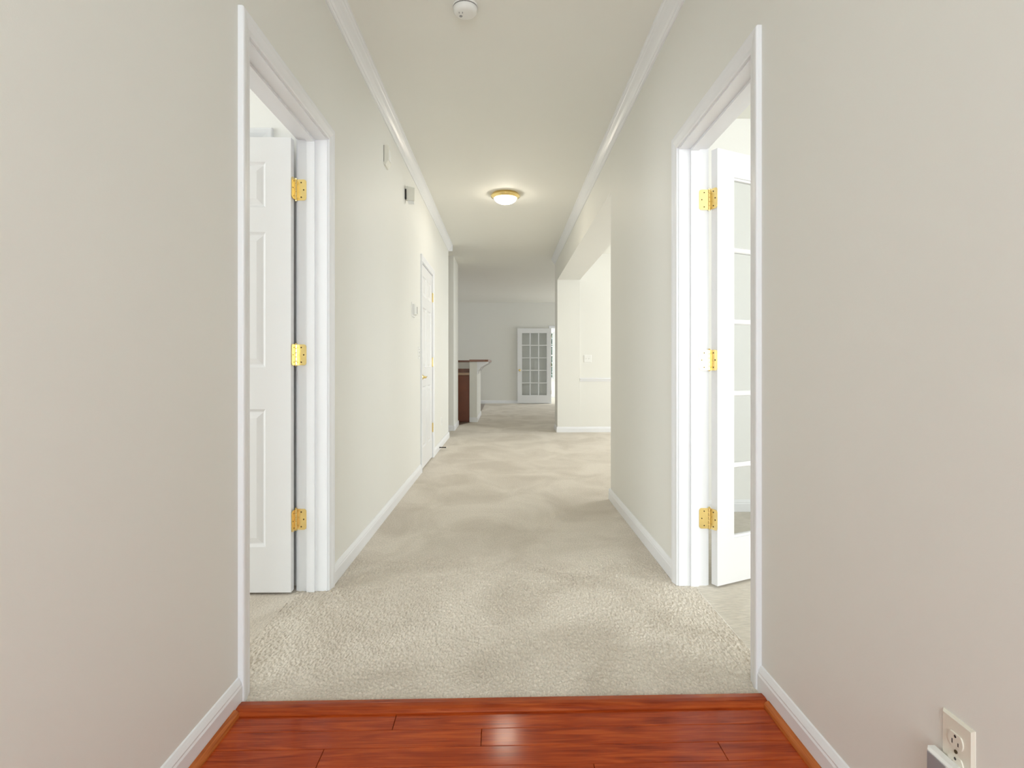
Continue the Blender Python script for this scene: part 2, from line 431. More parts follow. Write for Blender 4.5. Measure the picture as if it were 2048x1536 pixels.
# foyer planks
fw = empty('floor_foyer', (0, 0, 0), (0, 0, math.atan(ST)))
struct(fw, 'glossy red oak plank floor of the foyer in front', 'floor')
random.seed(3)
PW = 0.0745
joints = {0: [-0.29, 0.95], 1: [-1.0, -0.04, 1.1], 2: [-0.456, 0.60], 3: [-0.7, 0.25]}
def plank(xa, xb, ya, yb_):
    g = 0.0006; c = 0.0011
    mb = MB()
    xa += g; xb -= g; ya += g; yb_ -= g
    top, mid = -0.004, -0.0052
    v = [(xa, ya, -0.02), (xb, ya, -0.02), (xb, yb_, -0.02), (xa, yb_, -0.02),
         (xa, ya, mid), (xb, ya, mid), (xb, yb_, mid), (xa, yb_, mid),
         (xa + c, ya + c, top), (xb - c, ya + c, top), (xb - c, yb_ - c, top), (xa + c, yb_ - c, top)]
    f = [(0, 1, 5, 4), (1, 2, 6, 5), (2, 3, 7, 6), (3, 0, 4, 7), (4, 5, 9, 8), (5, 6, 10, 9), (6, 7, 11, 10), (7, 4, 8, 11), (8, 9, 10, 11)]
    mb.add(v, f)
    return mb.build('plank', 'wood', fw)
for r in range(50):
    yt = 1.676 - r * PW
    if yt - PW < BACK: break
    js = joints.get(r)
    if js is None:
        s_ = random.uniform(-0.75, 0.1); js = [s_, s_ + random.uniform(0.6, 0.9)]
    js = [j for j in js if -0.76 < j < 0.76]
    xsj = [-0.797] + js + [0.797]
    for a_, b_ in zip(xsj[:-1], xsj[1:]):
        plank(a_, b_, yt - PW, yt)

# transition strip
prof = [(0.0, -0.02), (0.0, 0.002), (0.006, 0.0085), (0.016, 0.0125), (0.030, 0.014), (0.052, 0.012), (0.058, 0.006), (0.058, -0.02)]
def st_fr(x): return lambda u, v: (x, strip_front(x) + u, v - 0.002)
tr = MB().sweep(prof, [st_fr(-0.787), st_fr(0.787)]).build('threshold_strip', 'wood_strip', bevel=0.001)
tag(tr, 'red oak threshold strip between foyer planks and beige carpet', 'threshold')
tr['kind'] = 'structure'

# ------------------------------------------------------------------ trim: baseboards, crown, shoe
BASE = [(0, 0), (0.013, 0), (0.014, 0.004), (0.014, 0.056), (0.0115, 0.062), (0.0115, 0.066), (0.008, 0.074), (0.004, 0.082), (0.0, 0.084)]
def run_y(mb, prof, x, sgn, y0, y1, z0=0.0):
    mb.sweep(prof, [lambda u, v, y=y: (x + sgn * u, y, z0 + v) for y in (y0, y1)])
def run_x(mb, prof, y, sgn, x0, x1, z0=0.0):
    mb.sweep(prof, [lambda u, v, x=x: (x, y + sgn * u, z0 + v) for x in (x0, x1)])
CW = 0.060   # casing width
b = MB()
run_y(b, BASE, -XW, 1, BACK, L0 - CW - 0.007, -0.004); run_y(b, BASE, -XW, 1, L1 + CW + 0.007, K0 - CW - 0.007); run_y(b, BASE, -XW, 1, K1 + CW + 0.007, LEND + 0.013)
run_x(b, BASE, LEND, 1, -1.6, -XW + 0.013)
struct(b.build('baseboard_left', 'trim'), 'white baseboard along the left hallway wall', 'baseboard')
b = MB()
run_y(b, BASE, XW, -1, BACK, R0 - CW - 0.007, -0.004); run_y(b, BASE, XW, -1, R1 + CW + 0.007, D0 + 0.013)
run_x(b, BASE, D0, 1, XW - 0.013, COLX)
struct(b.build('baseboard_right', 'trim'), 'white baseboard along the right hallway wall', 'baseboard')
b = MB()
run_y(b, BASE, -XW, 1, S0 - 0.013, S1 + 0.013); run_x(b, BASE, S0, -1, -4.0, -XW + 0.013); run_x(b, BASE, S1, 1, -1.2, -XW + 0.013)
struct(b.build('baseboard_stub_left', 'trim'), 'white baseboard wrapping the wall stub by the kitchen', 'baseboard')
b = MB()
run_x(b, BASE, D1, -1, XW - 0.013, COLX + 0.013); run_y(b, BASE, XW, -1, D1 - 0.013, COLY + 0.013); run_x(b, BASE, D1 + 0.012, -1, COLX + 0.002, 5.0)
struct(b.build('baseboard_dining', 'trim'), 'white baseboard along the dining pier and wall', 'baseboard')
b = MB(); run_x(b, BASE, FAR, -1, -4.2, FO0 - 0.07); run_x(b, BASE, FAR, -1, FO1 + 0.07, 5.5)
struct(b.build('baseboard_far', 'trim'), 'white baseboard along the far end wall', 'baseboard')
b = MB(); run_x(b, BASE, 3.95, -1, XO, 4.5)
struct(b.build('baseboard_right_room', 'trim'), 'white baseboard seen through the glazed door on the right', 'baseboard')
b = MB(); run_x(b, BASE, SUN, -1, 0.2, 4.0)
struct(b.build('baseboard_sunroom', 'trim'), 'white baseboard in the sunroom beyond', 'baseboard')

SHOE = [(0, 0)] + [(0.017 * math.cos(a), 0.019 * math.sin(a)) for a in np.linspace(0, H90, 7)]
for sgn, side in ((-1, 'left'), (1, 'right')):
    s_ = MB()
    end = 1.664 if sgn < 0 else 1.69
    # sweep along y; object y axis grain runs along x so rotate the object
    s_.sweep(SHOE, [lambda u, v, q=q: (q, u, v) for q in (0.0, end - BACK)])
    o = s_.build('shoe_molding', 'wood_shoe', loc=(-sgn * 0 + sgn * (XW - 0.0145), BACK, -0.004), rot=(0, 0, H90))
    if sgn < 0:
        o.scale = (1, -1, 1)
    struct(o, f'orange oak quarter round along the {side} foyer baseboard', 'molding')

CROWN = [(0, 0), (0.006, 0.0), (0.008, 0.010), (0.012, 0.014), (0.014, 0.022), (0.022, 0.030), (0.032, 0.046), (0.042, 0.066), (0.047, 0.072), (0.050, 0.080), (0.056, 0.084), (0.058, 0.096), (0.0, 0.096)]
k = MB(); run_y(k, CROWN, -XW, 1, BACK, LEND + 0.02, C - 0.096)
run_x(k, CROWN, LEND, 1, -1.0, -XW + 0.058, C - 0.096)
struct(k.build('trim_1', 'trim'), 'white stepped crown molding above the left hallway wall', 'molding')
k = MB(); run_y(k, CROWN, XW, -1, BACK, COLY + 0.02, C - 0.096)
struct(k.build('trim_2', 'trim'), 'white stepped crown molding above the right hallway wall', 'molding')
CHAIR = [(0, 0), (0.010, 0.004), (0.012, 0.02), (0.020, 0.032), (0.022, 0.044), (0.012, 0.05), (0, 0.056)]
k = MB(); run_x(k, CHAIR, D1 + 0.012, -1, COLX + 0.002, 5.0, 0.775)
struct(k.build('trim_3', 'trim'), 'white chair rail across the bright dining wall', 'molding')

# ------------------------------------------------------------------ door frames
CASE = [(0.0, 0.0), (0.0, 0.009), (0.005, 0.011), (0.016, 0.0115), (0.026, 0.014), (0.036, 0.0165), (0.052, 0.018), (0.058, 0.0165), (CW, 0.013), (CW, 0.0)]
def casing(mb, P, s0, s1, zt, z0=0.0):
    """P(s, z, v): point on the wall plane, v out of the wall"""
    rv = 0.006
    a, b_, zt = s0 - rv, s1 + rv, zt + rv
    mb.sweep(CASE, [lambda u, v: P(a - u, z0, v), lambda u, v: P(a - u, zt + u, v), lambda u, v: P(b_ + u, zt + u, v), lambda u, v: P(b_ + u, z0, v)])
def frame_y(name, label, xin, xout, sgn, y0, y1, zt, stop_x, z0=0.0, both=True):
    """doorway in a wall of constant x; xin = hall face, xout = other face; sgn = direction the hall face looks to"""
    e = struct(empty(name, (0, (y0 + y1) / 2, 0)), label, 'door frame')
    off = -(y0 + y1) / 2
    mb = MB(); casing(mb, lambda s, z, v: (xin + sgn * v, s + off, z), y0, y1, zt, z0); mb.build('casing', 'trim', e)
    if both:
        mb = MB(); casing(mb, lambda s, z, v: (xout - sgn * v, s + off, z), y0, y1, zt, z0); mb.build('casing', 'trim', e)
    for ya, yb_ in ((y0 - JT, y0), (y1, y1 + JT)):
        MB().box(xin, xout, ya + off, yb_ + off, z0, zt + JT).build('jamb', 'trim', e)
    MB().box(xin, xout, y0 + off, y1 + off, zt, zt + JT).build('head_jamb', 'trim', e)
    sx0, sx1 = stop_x
    st = 0.011
    MB().box(sx0, sx1, y0 + off, y0 + st + off, z0, zt).box(sx0, sx1, y1 - st + off, y1 + off, z0, zt).box(sx0, sx1, y0 + st + off, y1 - st + off, zt - st, zt).build('door_stop', 'trim', e)
    return e
frame_y('trim_4', 'white door casing around the left doorway by the open panel door', -XW, -XO, 1, L0, L1, LZ, (-XW - 0.053, -XO + 0.042))
frame_y('trim_5', 'white door casing around the right doorway by the glazed door', XW, XO, -1, R0, R1, RZ, (XW + 0.053, XO - 0.042))
frame_y('trim_6', 'narrow white door casing around the closed hallway closet door', -XW, -XO, 1, K0, K1, KZ, (-XW - 0.05, -XO + 0.02))
# far opening casing and jamb
e = struct(empty('trim_7', (FO0, FAR, 0)), 'white casing of the far doorway to the sunroom', 'door frame')
mb = MB(); casing(mb, lambda s, z, v: (s - FO0, -v, z), FO0, FO1, FOZ); mb.build('casing', 'trim', e)
for a_, b_ in ((FO0 - JT, FO0), (FO1, FO1 + JT)):
    MB().box(a_ - FO0, b_ - FO0, 0, 0.12, 0, FOZ + JT).build('jamb', 'trim', e)
MB().box(0, FO1 - FO0, 0, 0.12, FOZ, FOZ + JT).build('head_jamb', 'trim', e)
# casing on the bedroom wall behind the open door
BX1 = -1.135
e = struct(empty('trim_8', (BX1 - 0.4, 2.645, 0)), 'white closet door casing whose top shows above the open panel door', 'door frame')
mb = MB(); casing(mb, lambda s, z, v: (s - (BX1 - 0.4), -v, z), BX1 - 0.76, BX1, 2.042); mb.build('casing', 'trim', e)

# ------------------------------------------------------------------ doors
def rings(mb, x0, x1, z0, z1, ring, y, sgn):
    """nested rectangular rings (inset, depth); depth measured into the slab"""
    vs_, fs = [], []
    for ins, d in ring:
        vs_ += [(x0 + ins, y - sgn * d, z0 + ins), (x1 - ins, y - sgn * d, z0 + ins), (x1 - ins, y - sgn * d, z1 - ins), (x0 + ins, y - sgn * d, z1 - ins)]
    n = len(ring)
    for i in range(n - 1):
        for j in range(4):
            a, b_ = i * 4 + j, i * 4 + (j + 1) % 4
            fs.append((a, b_, b_ + 4, a + 4))
    fs.append(tuple((n - 1) * 4 + j for j in range(4)))
    mb.add(vs_, fs)

def rrect(w_, h_, r, n=5, right=True, left=False):
    pts = []
    cs = [(w_ - r, r, -H90, right), (w_ - r, h_ - r, 0, right), (r, h_ - r, H90, left), (r, r, math.pi, left)]
    corner = [(w_, 0), (w_, h_), (0, h_), (0, 0)]
    for (cx, cz, a0, on), cn in zip(cs, corner):
        if on:
            pts += [(cx + r * math.cos(a0 + H90 * i / n), cz + r * math.sin(a0 + H90 * i / n)) for i in range(n + 1)]
        else:
            pts.append(cn)
    return pts

# shared hinge meshes (local: pin on the z axis, leaf spreads along +x, thin along y)
HH = 0.094
def leaf_mesh():
    mb = MB(); pts = rrect(0.043, HH, 0.012)
    n = len(pts)
    mb.add([(x, -0.0011, z - HH / 2) for x, z in pts] + [(x, 0.0011, z - HH / 2) for x, z in pts],
           [tuple(range(n)), tuple(reversed(range(n, 2 * n)))] + [(i, (i + 1) % n, n + (i + 1) % n, n + i) for i in range(n)])
    return mb.mesh('hinge_leaf', 'brass')
def barrel_mesh():
    mb = MB()
    for i in range(5):
        a = -HH / 2 + i * HH / 5 + 0.0006; b_ = a + HH / 5 - 0.0012
        mb.lathe([(0, a), (0.0062, a), (0.0066, a + 0.001), (0.0066, b_ - 0.001), (0.0062, b_), (0, b_)], 12)
    mb.lathe([(0, HH / 2), (0.005, HH / 2), (0.0055, HH / 2 + 0.003), (0.003, HH / 2 + 0.006), (0, HH / 2 + 0.007)], 12)
    mb.lathe([(0, -HH / 2), (0.005, -HH / 2), (0.0045, -HH / 2 - 0.003), (0, -HH / 2 - 0.005)], 12)
    return mb.mesh('hinge', 'brass')
def screw_mesh():
    return MB().lathe([(0, -0.0018), (0.0034, -0.0018), (0.0030, 0.0), (0.0030, 0.0018), (0, 0.0018)], 10, axis='y').mesh('screw', 'dark_screw')
LEAF, BARREL, SCREW = leaf_mesh(), barrel_mesh(), screw_mesh()
def link(name, me, parent, loc=(0, 0, 0), rot=(0, 0, 0)):
    o = bpy.data.objects.new(name, me); COL.objects.link(o); o.parent = parent
    o.location = loc; o.rotation_euler = rot
    return o
def hinge(door, z, a_door, a_jamb):
    """a_door/a_jamb: directions (radians, door space) in which the two leaves spread"""
    h = link('hinge', BARREL, door, (0, 0, z))
    for a in (a_door, a_jamb):
        link('hinge_leaf', LEAF, h, (0.0045 * math.cos(a), 0.0045 * math.sin(a), 0), (0, 0, a))
        for sx, sz in ((0.020, 0.033), (0.031, 0.0), (0.020, -0.033)):
            link('screw', SCREW, h, (math.cos(a) * (sx + 0.0045), math.sin(a) * (sx + 0.0045), sz), (0, 0, a))
    return h

def lever(door, x, z, y_faces, direction):
    """brass lever handle on the given faces; direction = sign along door x"""
    for yf, s in y_faces:
        mb = MB()
        prof = [(0, 0), (0.026, 0), (0.027, 0.004), (0.022, 0.009), (0.013, 0.012), (0.011, 0.030), (0.0, 0.031)]
        mb.lathe([(r, yf + s * h) for r, h in prof], 20, c=(x, 0, z), axis='y')
        N = 10
        def fr(i):
            tt = i / N
            w_ = 0.010 - 0.004 * tt; h_ = 0.008 - 0.003 * tt
            cz = z - 0.010 * math.sin(tt * math.pi) * (1 - tt) + 0.004 * tt
            cx = x + direction * 0.100 * tt
            return lambda u, v: (cx, yf + s * 0.032 + u * h_, cz + v * w_)
        circ = [(math.cos(a), math.sin(a)) for a in np.linspace(0, 2 * math.pi, 9)[:-1]]
        mb.sweep(circ, [fr(i) for i in range(N + 1)])
        mb.build('lever_handle', 'brass', door, smooth=True)

def knob(door, x, z, y_faces):
    for yf, s in y_faces:
        prof = [(0, 0), (0.030, 0), (0.031, 0.004), (0.024, 0.009), (0.011, 0.014), (0.011, 0.028), (0.022, 0.034), (0.027, 0.046), (0.024, 0.058), (0.012, 0.064), (0, 0.065)]
        mb = MB().lathe([(r, yf + s * h) for r, h in prof], 20, c=(x, 0, z), axis='y')
        mb.build('door_knob', 'brass', door, smooth=True)

DT = 0.035
def panel_door(name, label, loc, rotz, W, Ht, xs, yb, mirror=1):
    """slab runs from the pin along +x (mirror=1) or -x; faces at y=yb and y=yb+DT (door space)"""
    e = struct(empty(name, loc, (0, 0, rotz)), label, 'door')
    zb = 0.012
    y0, y1 = yb, yb + DT
    def X(a, b_):
        p, q = mirror * (xs + a), mirror * (xs + b_)
        return (min(p, q), max(p, q))
    stile, mull = 0.112, 0.10
    k = Ht / 2.03
    zs = [0.0, 0.203 * k, 0.817 * k, 1.003 * k, 1.607 * k, 1.717 * k, 1.920 * k, Ht]
    MB().box(*X(0, stile), y0, y1, zb, zb + Ht).build('stile', 'door', e)
    MB().box(*X(W - stile, W), y0, y1, zb, zb + Ht).build('stile', 'door', e)
    pw = (W - 2 * stile - mull) / 2
    for a, b_ in ((0, 1), (2, 3), (4, 5), (6, 7)):
        MB().box(*X(stile, W - stile), y0, y1, zb + zs[a], zb + zs[b_]).build('rail', 'door', e)
    for a, b_ in ((1, 2), (3, 4), (5, 6)):
        MB().box(*X(stile + pw, stile + pw + mull), y0, y1, zb + zs[a], zb + zs[b_]).build('mullion', 'door', e)
        for c in (stile, stile + pw + mull):
            mb = MB(); xa, xb = X(c, c + pw)
            rg = [(0, 0), (0.003, 0.003), (0.010, 0.009), (0.014, 0.0095), (0.038, 0.002), (0.040, 0.0015)]
            rings(mb, xa, xb, zb + zs[a], zb + zs[b_], rg, y1, 1)
            rings(mb, xa, xb, zb + zs[a], zb + zs[b_], rg, y0, -1)
            mb.build('panel', 'door', e)
    return e

def french_door(name, label, loc, rotz, W, Ht, xs, yb, mirror=1, stile=0.105, top=0.118, bot=0.205):
    e = struct(empty(name, loc, (0, 0, rotz)), label, 'door')
    zb = 0.012
    y0, y1 = yb, yb + DT
    def X(a, b_):
        p, q = mirror * (xs + a), mirror * (xs + b_)
        return (min(p, q), max(p, q))
    MB().box(*X(0, stile), y0, y1, zb, zb + Ht).build('stile', 'door', e)
    MB().box(*X(W - stile, W), y0, y1, zb, zb + Ht).build('stile', 'door', e)
    MB().box(*X(stile, W - stile), y0, y1, zb, zb + bot).build('rail', 'door', e)
    MB().box(*X(stile, W - stile), y0, y1, zb + Ht - top, zb + Ht).build('rail', 'door', e)
    gw, gh, mw = W - 2 * stile, Ht - top - bot, 0.025
    z0 = zb + bot
    # glazing bars: bevelled diamonds-ish section
    for i in (1, 2):
        cx = stile + gw * i / 3
        pr = [(-mw / 2, 0.012), (-0.007, 0.006), (0.007, 0.006), (mw / 2, 0.012), (mw / 2, DT - 0.012), (0.007, DT - 0.006), (-0.007, DT - 0.006), (-mw / 2, DT - 0.012)]
        MB().sweep(pr, [lambda u, v, z=z: (mirror * (xs + cx + u), y0 + v, z) for z in (z0, z0 + gh)]).build('glazing_bar', 'door', e)
    for j in range(1, 5):
        cz = z0 + gh * j / 5
        pr = [(-mw / 2, 0.012), (-0.007, 0.006), (0.007, 0.006), (mw / 2, 0.012), (mw / 2, DT - 0.012), (0.007, DT - 0.006), (-0.007, DT - 0.006), (-mw / 2, DT - 0.012)]
        xa, xb = X(stile, stile + gw)
        MB().sweep(pr, [lambda u, v, x=x: (x, y0 + v, cz + u) for x in (xa, xb)]).build('glazing_bar', 'door', e)
    # bead around the glass
    mb = MB(); xa, xb = X(stile, stile + gw); bw = 0.010
    for a, b_, c, d in ((xa, xa + bw, z0, z0 + gh), (xb - bw, xb, z0, z0 + gh), (xa + bw, xb - bw, z0, z0 + bw), (xa + bw, xb - bw, z0 + gh - bw, z0 + gh)):
        mb.box(a, b_, y0 + 0.008, y1 - 0.008, c, d)
    mb.build('glazing_bead', 'door', e)
    pane = MB().box(-(gw / 3 - mw) / 2, (gw / 3 - mw) / 2, -0.0015, 0.0015, -(gh / 5 - mw) / 2, (gh / 5 - mw) / 2).mesh('pane', 'glass')
    for i in range(3):
        for j in range(5):
            link('pane', pane, e, (mirror * (xs + stile + gw * (i + 0.5) / 3), (y0 + y1) / 2, z0 + gh * (j + 0.5) / 5))
    return e

# left six panel door, pin at the room side of the far jamb, opened 90 degrees.
# door space: +x = along the closed leaf away from the pin (hall -y); closed leaf direction is -y
PINL = (-XO - 0.009, L1 - 0.002)
# opened: leaf runs to -x.  door space x axis -> world -x : rotation pi ; hall face (towards camera, world -y) is door-space +y
d1 = panel_door('door_1', 'white six panel door standing open in the left doorway', (PINL[0], PINL[1], 0), math.pi, 0.762, 2.012, 0.006, 0.007)
for z in (0.324, 1.063, 1.804):
    # door edge leaf lies in the plane of the hinge edge (door-space +y); jamb leaf points to world +x = door-space -x
    hinge(d1, z, H90, math.pi + 0.0)
lever(d1, 0.70, 0.92, ((0.007 + DT, 1),), -1)

# closed door behind it on the bedroom wall
panel_door('door_5', 'closed white closet door hidden behind the open left door', (BX1, 2.64, 0), math.pi, 0.76, 2.02, 0.0, -0.030)

# right glazed door, opened about 116 degrees
PINR = (XO + 0.010, R1 - 0.002)
OPEN = math.radians(26)
d2 = french_door('door_2', 'white glazed door with small panes ajar in the right doorway', (PINR[0], PINR[1], 0), OPEN, 0.762, 1.992, 0.006, -0.007 - DT, 1)
for z in (0.312, 1.040, 1.778):
    hinge(d2, z, -H90, math.pi - OPEN)
lever(d2, 0.70, 0.92, ((-0.007 - DT, -1), (-0.007, 1)), -1)

# closed closet door: hall face flush with wall
d3 = panel_door('door_3', 'closed white six panel closet door in the left hallway wall', (-XW + 0.005, K1 - 0.002, 0), -H90, K1 - K0 - 0.007, 1.992, 0.003, -0.008 - DT)
for z in (0.335, 1.055, 1.765):
    hinge(d3, z, -H90, -H90)
lever(d3, K1 - K0 - 0.072, 0.905, ((-0.008, 1),), -1)

# far glazed door folded back against the far wall
d4 = french_door('door_4', 'white fifteen pane glazed door folded back against the far wall', (1.245, FAR - 0.035, 0), math.pi, 0.905, 2.015, 0.003, 0.006, 1, stile=0.11)
knob(d4, 0.905 - 0.055, 0.90, ((0.006 + DT, 1),))
for z in (0.3, 1.05, 1.8):
    hinge(d4, z, H90, H90)

# ------------------------------------------------------------------ ceiling fixtures
def ceiling_light():
    e = tag(empty('ceiling_light', (0.004, 5.70, C)), 'lit opal dome ceiling light with polished brass rim', 'ceiling light')
    prof = [(0.0, 0.0), (0.128, 0.0), (0.130, -0.004), (0.138, -0.012), (0.147, -0.022), (0.148, -0.028), (0.146, -0.031), (0.140, -0.031), (0.132, -0.039), (0.122, -0.046), (0.117, -0.048), (0.112, -0.046), (0.112, -0.02)]
    MB().lathe(prof, 48).build('brass_rim', 'brass', e, smooth=True)
    dome = [(0.1125, -0.036)] + [(0.1125 * math.cos(a), -0.040 - 0.062 * math.sin(a)) for a in np.linspace(0, H90, 12)]
    MB().lathe(dome, 48).build('glass_dome', 'dome', e, smooth=True)
ceiling_light()

def smoke_detector():
    e = tag(empty('smoke_detector', (-0.190, 2.73, C)), 'round white smoke detector on the ceiling near the camera', 'smoke detector')
    MB().lathe([(0, 0), (0.060, 0), (0.061, -0.004), (0.060, -0.008), (0.0, -0.008)], 40).build('base_plate', 'plastic', e, smooth=False)
    MB().lathe([(0.052, -0.008), (0.055, -0.012), (0.0, -0.012)], 40).build('vent_gap', 'black', e)
    MB().lathe([(0.0575, -0.012), (0.058, -0.016), (0.056, -0.028), (0.050, -0.036), (0.040, -0.040), (0, -0.041)], 40).build('cover', 'plastic', e, smooth=True)
    MB().lathe([(0, -0.0395), (0.0075, -0.0395), (0.0075, -0.0425), (0.006, -0.0435), (0, -0.0435)], 16, c=(-0.022, 0.012, 0)).build('test_button', 'gray_lens', e)
    for dx in (-0.028, -0.012):
        MB().box(dx - 0.0016, dx + 0.0016, -0.020, -0.011, -0.0425, -0.039).build('sound_slot', 'gray_lens', e)
smoke_detector()

# ------------------------------------------------------------------ wall devices on the left wall
def bevel_box(x0, x1, y0, y1, z0, z1, b_):
    """box with chamfered edges on the +x face"""
    mb = MB()
    mb.add([(x0, y0, z0), (x0, y1, z0), (x0, y1, z1), (x0, y0, z1),
            (x1 - b_, y0, z0), (x1 - b_, y1, z0), (x1 - b_, y1, z1), (x1 - b_, y0, z1),
            (x1, y0 + b_, z0 + b_), (x1, y1 - b_, z0 + b_), (x1, y1 - b_, z1 - b_), (x1, y0 + b_, z1 - b_)],
           [(0, 1, 2, 3), (0, 1, 5, 4), (1, 2, 6, 5), (2, 3, 7, 6), (3, 0, 4, 7), (4, 5, 9, 8), (5, 6, 10, 9), (6, 7, 11, 10), (7, 4, 8, 11), (8, 9, 10, 11)])
    return mb

# door chime with bevelled bottom
e = tag(empty('door_chime', (-XW, 3.83, 2.41)), 'small cream door chime with angled bottom high on the left wall', 'chime')
prof = [(-0.001, -0.066), (0.010, -0.066), (0.027, -0.038), (0.029, 0.060), (0.024, 0.066), (-0.001, 0.066)]
MB().sweep(prof, [lambda u, v, y=y: (u, y, v) for y in (-0.052, 0.052)]).build('housing', 'cream_plastic', e, bevel=0.002)
MB().box(0.027, 0.031, -0.030, 0.030, -0.028, 0.048).build('front_grille', 'plastic', e, bevel=0.001)
MB().box(-0.001, 0.002, -0.0535, -0.0515, -0.045, 0.064).build('shadow_strip', 'black', e)  # solid black strip imitating the shadow line at the housing edge

# motion sensor turned away from the camera
e = tag(empty('motion_sensor', (-XW, 4.585, 2.385)), 'cream motion sensor turned away on the left wall under the molding', 'sensor')
MB().box(-0.001, 0.012, -0.020, 0.020, -0.035, 0.045).build('wall_bracket', 'black', e, bevel=0.002)
prof = [(-0.034, -0.045), (0.030, -0.045), (0.034, -0.040), (0.034, 0.058), (-0.034, 0.066)]
o = MB().sweep(prof, [lambda u, v, y=y: (u, y, v) for y in (-0.016, 0.022)]).build('housing', 'cream_plastic', e, loc=(0.040, 0.012, 0.004), rot=(0.10, 0.03, 0.12), bevel=0.003)
MB().sweep([(-0.024, -0.044), (0.026, -0.044), (0.032, -0.068), (-0.014, -0.072)], [lambda u, v, y=y: (u, y, v) for y in (-0.010, 0.020)]).build('lens_lip', 'plastic', e, loc=(0.040, 0.016, 0.004), rot=(0.10, 0.03, 0.12), bevel=0.002)

# thermostat
e = tag(empty('thermostat', (-XW, 4.97, 1.50)), 'white thermostat on a backing plate beside the closet door', 'thermostat')
bevel_box(-0.001, 0.006, -0.088, 0.075, -0.062, 0.060, 0.002).build('backing_plate', 'plastic', e)
bevel_box(0.006, 0.030, -0.058, 0.062, -0.042, 0.046, 0.006).build('body', 'plastic', e)
MB().box(0.022, 0.0285, 0.0595, 0.0625, -0.030, 0.034).build('end_vent', 'black', e)
MB().box(0.029, 0.0308, 0.034, 0.052, -0.030, 0.032).build('display', 'black', e)

# light switch by the closet door
def wall_plate_x(name, label, loc, sgn, kind, mat='plastic', cat='light switch'):
    """plate on a wall of constant x, facing sgn*x"""
    e = tag(empty(name, loc, (0, 0, 0 if sgn > 0 else math.pi)), label, cat)
    bevel_box(-0.001, 0.0055, -0.035, 0.035, -0.0575, 0.0575, 0.004).build('cover_plate', mat, e)
    if kind == 'switch':
        MB().box(0.005, 0.007, -0.0055, 0.0055, -0.013, 0.013).build('switch_collar', mat, e)
        MB().sweep([(0.005, -0.006), (0.016, 0.006), (0.015, 0.010), (0.005, 0.008)], [lambda u, v, y=y: (u, y, v) for y in (-0.004, 0.004)]).build('toggle', mat, e)
        for z in (-0.030, 0.030):
            link('screw', SCREW, e, (0.0055, 0, z), (0, 0, H90))
    else:
        for zc in (-0.0195, 0.0195):
            r = MB()
            pts = [(0.0172 * math.cos(a), max(-0.0125, min(0.0125, 0.0172 * math.sin(a)))) for a in np.linspace(0, 2 * math.pi, 33)[:-1]]
            n = len(pts)
            r.add([(0.004, y, zc + z) for y, z in pts] + [(0.0078, y * 0.97, zc + z * 0.97) for y, z in pts],
                  [tuple(reversed(range(n))), tuple(range(n, 2 * n))] + [(i, (i + 1) % n, n + (i + 1) % n, n + i) for i in range(n)])
            rc = r.build('receptacle', mat, e)
            up = -1 if kind == 'outlet_up' else 1
            MB().box(0.0074, 0.0081, -0.0076, -0.0056, zc - up * 0.0005, zc + up * 0.0075).box(0.0074, 0.0081, 0.0056, 0.0076, zc + up * 0.0005, zc + up * 0.0070).build('slot', 'black', rc)
            MB().lathe([(0, 0.0074), (0.0026, 0.0074), (0.0026, 0.0081), (0, 0.0081)], 12, c=(0, 0, zc - up * 0.0075), axis='x').build('ground_hole', 'black', rc)
        link('screw', SCREW, e, (0.0055, 0, 0), (0, 0, H90))
    return e
wall_plate_x('light_switch', 'white toggle switch plate at the closet door casing', (-XW, 5.29, 1.135), 1, 'switch')
wall_plate_x('wall_outlet', 'white outlet plate low on the left wall past the closet door', (-XW, 7.16, 0.325), 1, 'outlet', cat='outlet')
OUT = wall_plate_x('wall_outlet', 'almond outlet plate low on the right foyer wall with plug-in light', (XW, 0.995, 0.333), -1, 'outlet_up', 'almond', 'outlet')

# switch plate on the dining wall (faces -y)
e = tag(empty('light_switch', (1.265, D1 + 0.012, 1.125), (0, 0, -H90)), 'white double switch plate on the bright dining wall', 'light switch')
bevel_box(-0.001, 0.0055, -0.058, 0.058, -0.0575, 0.0575, 0.004).build('cover_plate', 'plastic', e)
for yy in (-0.023, 0.023):
    MB().box(0.005, 0.007, yy - 0.0055, yy + 0.0055, -0.013, 0.013).build('switch_collar', 'plastic', e)
    MB().sweep([(0.005, -0.006), (0.016, 0.006), (0.015, 0.010), (0.005, 0.008)], [lambda u, v, y=y: (u, y, v) for y in (yy - 0.004, yy + 0.004)]).build('toggle', 'plastic', e)

# spring door stop on the baseboard
e = tag(empty('door_stop', (-XW + 0.014, 6.86, 0.034)), 'dark spring door stop sticking out of the left baseboard', 'door stop')
MB().lathe([(0, 0), (0.010, 0), (0.010, 0.003), (0.006, 0.008), (0, 0.008)], 16, axis='x').build('base', 'dark_metal', e)
mb = MB(); pr = [(0.0, 0.008)]
for i in range(40):
    x = 0.008 + i * 0.0014
    pr.append((0.0055 + 0.0012 * (i % 2), x))
pr.append((0, 0.066)); mb.lathe(pr, 12, axis='x'); mb.build('spring', 'dark_metal', e)
MB().lathe([(0, 0.064), (0.007, 0.064), (0.0075, 0.068), (0.006, 0.078), (0, 0.079)], 14, axis='x').build('rubber_tip', 'black', e)

